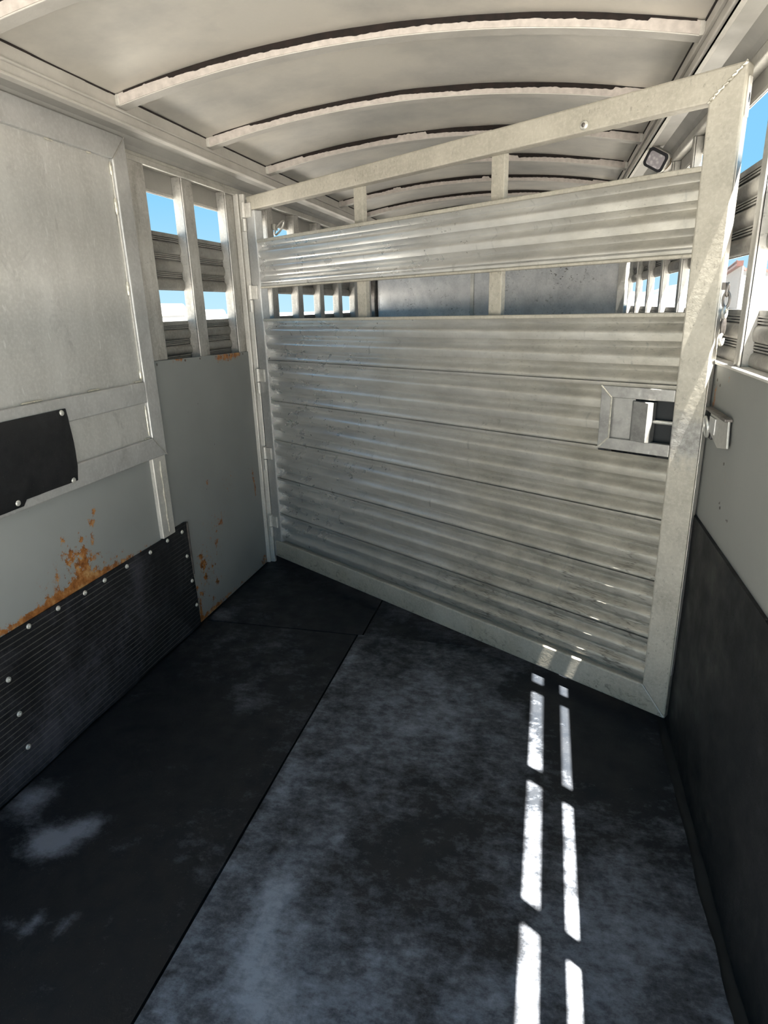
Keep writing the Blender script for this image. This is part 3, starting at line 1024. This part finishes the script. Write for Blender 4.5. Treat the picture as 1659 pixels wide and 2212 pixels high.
MB().prism([(LA + 0.096, 0.012), (LA + 0.104, 0.002), (LA + 0.152, -0.010), (LA + 0.163, -0.006), (LA + 0.163, 0.026), (LA + 0.096, 0.026)], 2,
           LZ0 + 0.035, LZ1 - 0.040).build('slide_block', 'latch_metal', lh, 0.002)
MB().tube([(LA + 0.155, 0.014, 0.990), (LB + 0.004, 0.014, 0.990)], 0.0055, 10).build('latch_rod', 'bolt', lh)
for (a, b) in (((LA, LZ1), (LA + 0.035, LZ1 - 0.034)), ((LA, LZ0), (LA + 0.035, LZ0 + 0.036)), ((LA + 0.035, LZ1 - 0.034), (LA + 0.035, LZ0 + 0.036))):
    MB().tube([(a[0] + (b[0] - a[0]) * t / 6, 0.0015, a[1] + (b[1] - a[1]) * t / 6) for t in range(7)], 0.0028, 6).build('weld_bead', 'bead', lh)
# button bolt on the top rail and small hole
bb = MB().dome((1.709, 0.0, 1.800), (0, -1, 0), 0.0125, 0.006, 16).build('button_bolt', 'bolt', gate)
MB().dome((1.709, -0.005, 1.800), (0, -1, 0), 0.006, 0.003, 10).build('bolt_socket', 'steel', bb)
# strap on the gate's end, its slot painted on as a black patch
st = MB().box(GL, GL + 0.004, 0.012, 0.032, 1.742, 1.826).build('end_strap', 'alu_bright', gate, 0.001)
MB().prism([(0.022 + 0.004 * math.cos(a * math.pi / 6), 1.782 + 0.011 * math.sin(a * math.pi / 6)) for a in range(12)], 0, GL + 0.0039, GL + 0.0046) \
    .build('strap_slot_patch', 'black_plastic', st)
# roll of metal under the strap
MB().box(GL - 0.001, GL + 0.0015, 0.006, 0.034, 0.2, 1.74).build('end_face_plate', 'alu_bright', gate, 0.001)
# hinges
hf = None
for z in (1.751, 1.389, 0.995, 0.595, 0.221):
    h = empty('hinge', (0, 0, 0))
    h.parent = gate
    h.location = (-0.004, 0.002, z)
    if hf is None:
        a1 = MB().box(-0.006, 0.042, -0.010, 0.002, -0.005, 0.058).build('leaf', 'alu_bright', h, 0.003)
        a2 = MB().tube([(-0.010, -0.010, -0.004), (-0.010, -0.010, 0.060)], 0.012, 14).build('knuckle', 'alu_bright', h)
        a3 = MB().tube([(-0.010, -0.010, -0.062), (-0.010, -0.010, -0.008)], 0.010, 14).box(-0.040, -0.010, -0.008, 0.002, -0.062, -0.008) \
            .build('lower_knuckle', 'alu_bright', h)
        a4 = MB().tube([(-0.010, -0.010, -0.010), (-0.010, -0.010, 0.0)], 0.006, 10).build('pin', 'steel', h)
        hf = (a1, a2, a3, a4)
    else:
        for q in hf:
            copy_obj(q, h, (0, 0, 0))

# ------------------------------------------------------------------ second gate of plain sheet further forward
g2 = empty('divider_gate', (0.0616, 2.965, 0.0), math.atan2(-1.12, 1.82))
L2 = 2.12
tag(g2, 'plain sheet-metal divider gate further forward, seen through the slatted gate', 'gate')
MB().box(0.0, L2, 0.0, 0.04, 1.79, 1.85).build('top_rail', 'alu', g2, 0.004)
MB().box(0.0, L2, 0.0, 0.04, 0.04, 0.12).build('bottom_rail', 'alu', g2, 0.004)
MB().box(0.0, 0.04, 0.0, 0.04, 0.12, 1.79).build('hinge_stile', 'steel', g2, 0.004)
MB().box(L2 - 0.05, L2, 0.0, 0.04, 0.12, 1.79).build('latch_stile', 'alu', g2, 0.004)


def P2(u, v):
    x = 0.04 + (0.98) * u
    roll = 0.05 * (1 - math.sqrt(max(0.0, 1 - max(0.0, 1 - u / 0.10) ** 2)))
    return (x, 0.010 + roll * 0.6 + 0.004 * fbm(u * 5, v * 3, 2), 0.12 + 1.67 * v)


slab('sheet', P2, 60, 30, 'galv', thick=(0, 0.004, 0), parent=g2, smooth=True)
slab('sheet', lambda u, v: (1.02 + (L2 - 0.05 - 1.02) * u, 0.008 + 0.002 * fbm(u * 5, v * 5, 4), 0.12 + 1.67 * v), 30, 30, 'galv', thick=(0, 0.004, 0), parent=g2, smooth=True)
MB().box(1.00, 1.03, 0.004, 0.012, 0.12, 1.79).build('seam_strip', 'alu', g2, 0.002)

# ------------------------------------------------------------------ snap hook hanging on the gate's end
EX = Vector((GX, GY, 0)) + Vector((math.cos(GA), math.sin(GA), 0)) * (GL + 0.014) + Vector((-math.sin(GA), math.cos(GA), 0)) * 0.018
sh = empty('snap_hook_chain', (EX.x, EX.y, 1.22), GA)
tag(sh, 'small steel snap hook hanging on chain links from the gate end', 'snap hook')


def link(r1, r2, cz, plane, rad):
    pts = []
    for i in range(16):
        a = 2 * math.pi * i / 16
        p, q = r1 * math.cos(a), r2 * math.sin(a)
        pts.append((p, 0, cz + q) if plane == 0 else (0, p, cz + q))
    return MB().tube(pts, rad, 8, closed=True)


link(0.007, 0.016, 0.128, 1, 0.003).build('chain_link', 'steel', sh)
link(0.008, 0.019, 0.103, 0, 0.0035).build('chain_link', 'steel', sh)
link(0.0135, 0.0135, 0.072, 1, 0.0042).build('swivel_ring', 'bolt', sh)
MB().tube([(0, 0, 0.058), (0, 0, 0.045), (0, 0.001, 0.030), (0, 0.002, 0.018)], [0.006, 0.008, 0.0075, 0.006], 10).build('hook_body', 'steel', sh)
pts = [(0, 0.002 + 0.013 * math.sin(a) * 1.0, 0.006 - 0.013 * math.cos(a) * -1.0) for a in [math.radians(d) for d in range(0, 290, 20)]]
MB().tube([(0, 0.002 - 0.012 * math.sin(math.radians(d)), 0.004 + 0.014 * math.cos(math.radians(d))) for d in range(0, 300, 20)],
          0.0042, 8).build('hook', 'bolt', sh)
MB().tube([(0, 0.006 + 0.004 * math.cos(i * 1.57), 0.024 - i * 0.0022) for i in range(12)], 0.0016, 6).build('spring', 'steel', sh)
MB().box(-0.014, -0.004, -0.006, 0.006, 0.128, 0.146).build('lug', 'steel', sh, 0.001)

# ------------------------------------------------------------------ latch keeper on the right wall
lk = empty('latch_keeper', (W, -0.40, 0.97))
tag(lk, 'folded metal keeper plate with a ring on the right wall board', 'latch')
T = lambda y, z: (y + 0.40, z - 0.97)
MB().prism([T(-0.335, 1.036), T(-0.51, 1.043), T(-0.525, 0.978), T(-0.44, 0.962), T(-0.34, 0.985)], 0, -0.012, -0.006).build('keeper_plate', 'alu', lk, 0.002)
MB().box(-0.020, -0.001, -0.110, 0.095, 0.070, 0.078).build('top_bar', 'steel', lk, 0.002)
MB().box(-0.0155, -0.012, -0.005, 0.055, 0.018, 0.060).build('slot_plate', 'alu_door', lk, 0.001)
pts = [(-0.016 - 0.004 * math.sin(a), 0.078 + 0.020 * math.cos(a), 0.026 + 0.026 * math.sin(a)) for a in [2 * math.pi * i / 20 for i in range(20)]]
MB().tube(pts, 0.0045, 8, closed=True).build('ring', 'bolt', lk)
MB().box(-0.008, -0.001, 0.055, 0.10, -0.005, 0.065).build('dark_backing', 'black_plastic', lk, 0.002)

# ------------------------------------------------------------------ tie ring on the left wall beyond the gate
tr = empty('tie_ring', (0.0, 1.245, 1.74))
tag(tr, 'round steel tie ring on a post of the left wall', 'tie ring')
MB().tube([(0.012 + 0.030 * math.sin(2 * math.pi * i / 24) * 0.9, 0.045 + 0.033 * math.cos(2 * math.pi * i / 24), 0.015 + 0.033 * math.sin(2 * math.pi * i / 24))
           for i in range(24)], 0.005, 8, closed=True).build('ring', 'alu_bright', tr)
MB().box(-0.004, 0.010, -0.015, 0.030, 0.0, 0.03).build('staple', 'alu_bright', tr, 0.002)

# ------------------------------------------------------------------ work light in the right cove
wlx = empty('work_light', (1.845, 0.86, 1.868))
wlx.rotation_euler = (Vector((-0.45, -0.85, -0.30)).to_track_quat('-Y', 'Z').to_matrix() @ Matrix.Rotation(math.radians(32), 3, 'Y')).to_euler()
wlx.scale = (0.80, 0.80, 0.80)
tag(wlx, 'small square work light with a black bezel under the right roof rail', 'lamp')


def rrect(a, b, r, n=5):
    pts = []
    for cx, cz, s0 in ((a - r, b - r, 0), (-a + r, b - r, 90), (-a + r, -b + r, 180), (a - r, -b + r, 270)):
        for i in range(n + 1):
            t = math.radians(s0 + 90 * i / n)
            pts.append((cx + r * math.cos(t), cz + r * math.sin(t)))
    return pts


MB().prism(rrect(0.056, 0.048, 0.02), 1, -0.012, 0.022).build('housing', 'alu_bright', wlx, 0.003)
MB().prism(rrect(0.054, 0.046, 0.02), 1, -0.018, -0.011).build('bezel', 'black_plastic', wlx, 0.002)
MB().prism(rrect(0.040, 0.033, 0.012), 1, -0.020, -0.017).build('lens', 'lens', wlx, 0.001)
MB().prism(rrect(0.030, 0.026, 0.008), 1, 0.022, 0.040).build('rear_fins', 'black_plastic', wlx, 0.002)
MB().tube([(0.03, 0.03, 0.01), (0.055, 0.035, 0.02), (0.066, 0.03, 0.0), (0.06, 0.03, -0.025), (0.045, 0.03, -0.04)], 0.0025, 6).build('wire', 'wire', wlx)

# ------------------------------------------------------------------ outside: parked trailers, building, mountains


def parked_trailer(loc, L, H, label, rz=0.0):
    t = empty('parked_trailer', loc, rz)
    tag(t, label, 'trailer', 'white trailers parked beyond the left wall')
    r = 0.25
    pts = [(-L / 2, 0.55), (L / 2, 0.55), (L / 2, H - r)]
    pts += [(L / 2 - r + r * math.cos(a), H - r + r * math.sin(a)) for a in [math.radians(d) for d in (20, 45, 70, 90)]]
    pts += [(-L / 2 + r - r * math.sin(a), H - r + r * math.cos(a)) for a in [math.radians(d) for d in (0, 20, 45, 70)]]
    pts += [(-L / 2, H - r)]
    MB().prism(pts, 1, -1.1, 1.1).build('body', 'white', t, 0.03)
    MB().box(-L / 2 + 0.2, L / 2 - 0.2, 1.1, 1.12, H - 0.42, H - 0.36).build('trim_line', 'alu', t)
    MB().box(L / 2 - 2.2, L / 2 - 1.3, 1.1, 1.115, 1.05, 1.6).build('window', 'glass_dark', t)
    MB().box(-L / 2 + 0.1, L / 2 - 0.1, -1.0, 1.0, 0.42, 0.56).build('chassis', 'tyre', t)
    for x in (-0.45, 0.45):
        for y in (-0.95, 0.95):
            MB().prism([(x + 0.36 * math.cos(a * math.pi / 10), 0.36 + 0.36 * math.sin(a * math.pi / 10)) for a in range(20)], 1, y - 0.12, y + 0.12) \
                .build('wheel', 'tyre', t)
    return t


parked_trailer((-13.2, 17.0, -0.45), 7.4, 2.14, 'long white trailer parked far off, behind the first slot of the left wall', math.radians(-90))
parked_trailer((-13.0, 22.55, -0.45), 1.9, 1.90, 'small white trailer parked far off, behind the second slot of the left wall', math.radians(-90))


A = Vector((9.2, 28.86, -0.45))
Dv = Vector((0.184, 0.983, 0)).normalized()
bl = empty('shed_building', A, math.atan2(Dv.y, Dv.x))
tag(bl, 'corrugated metal shed with a dark red roof edge, seen past the snap hook', 'building')
m = MB()
n_r = 90
LEN = 30.0
sec = []
for i in range(n_r):
    x = LEN * i / n_r
    w_ = LEN / n_r
    sec += [(x, 0.0), (x + w_ * 0.55, 0.0), (x + w_ * 0.65, 0.05), (x + w_ * 0.9, 0.05)]
sec += [(LEN, 0.0), (LEN, -9.0), (9.0, -0.62)]
m.prism(sec, 2, 0.0, 3.12)
m.build('siding', 'siding', bl)
MB().prism([(-0.3, 3.02), (LEN + .3, 3.02), (LEN + .3, 3.22), (-0.3, 3.22)], 1, 0.0, 0.25).build('eave_trim', 'roof_red', bl)
MB().prism([(-0.3, 0.25), (LEN + 0.3, 0.25), (LEN + 0.3, -9.2), (9.0, -0.70)], 2, 3.12, 3.26).build('roof', 'roof_red', bl)
MB().box(0.4, 6.2, 0.05, 0.12, 0.0, 1.25).build('shed_door', 'roof_red', bl)


def mountain(name, cx, cy, L, depth, h, label, seed, rz):
    mt = empty(name, (cx, cy, -0.45), rz)
    n, k = 60, 12

    def P(u, v):
        ridge = (0.55 + 0.45 * fbm(u * 5, seed)) * (math.sin(math.pi * u) ** 0.4)
        prof = 1 - abs(2 * v - 1)
        z = h * ridge * prof ** 0.8 * (1 + 0.18 * fbm(u * 18, v * 6, seed)) - 2
        return (L * (u - 0.5), depth * (v - 0.5), max(-3, z))
    o = slab('mountain_slope', P, n, k, 'mountain', thick=(0, 0, -2), parent=mt)
    return tag(mt, label, 'mountain')


mountain('mountain_range', 150, 560, 520, 160, 27, 'distant snowy mountain ridge seen through the far slots of the right wall', 3, math.radians(-15))
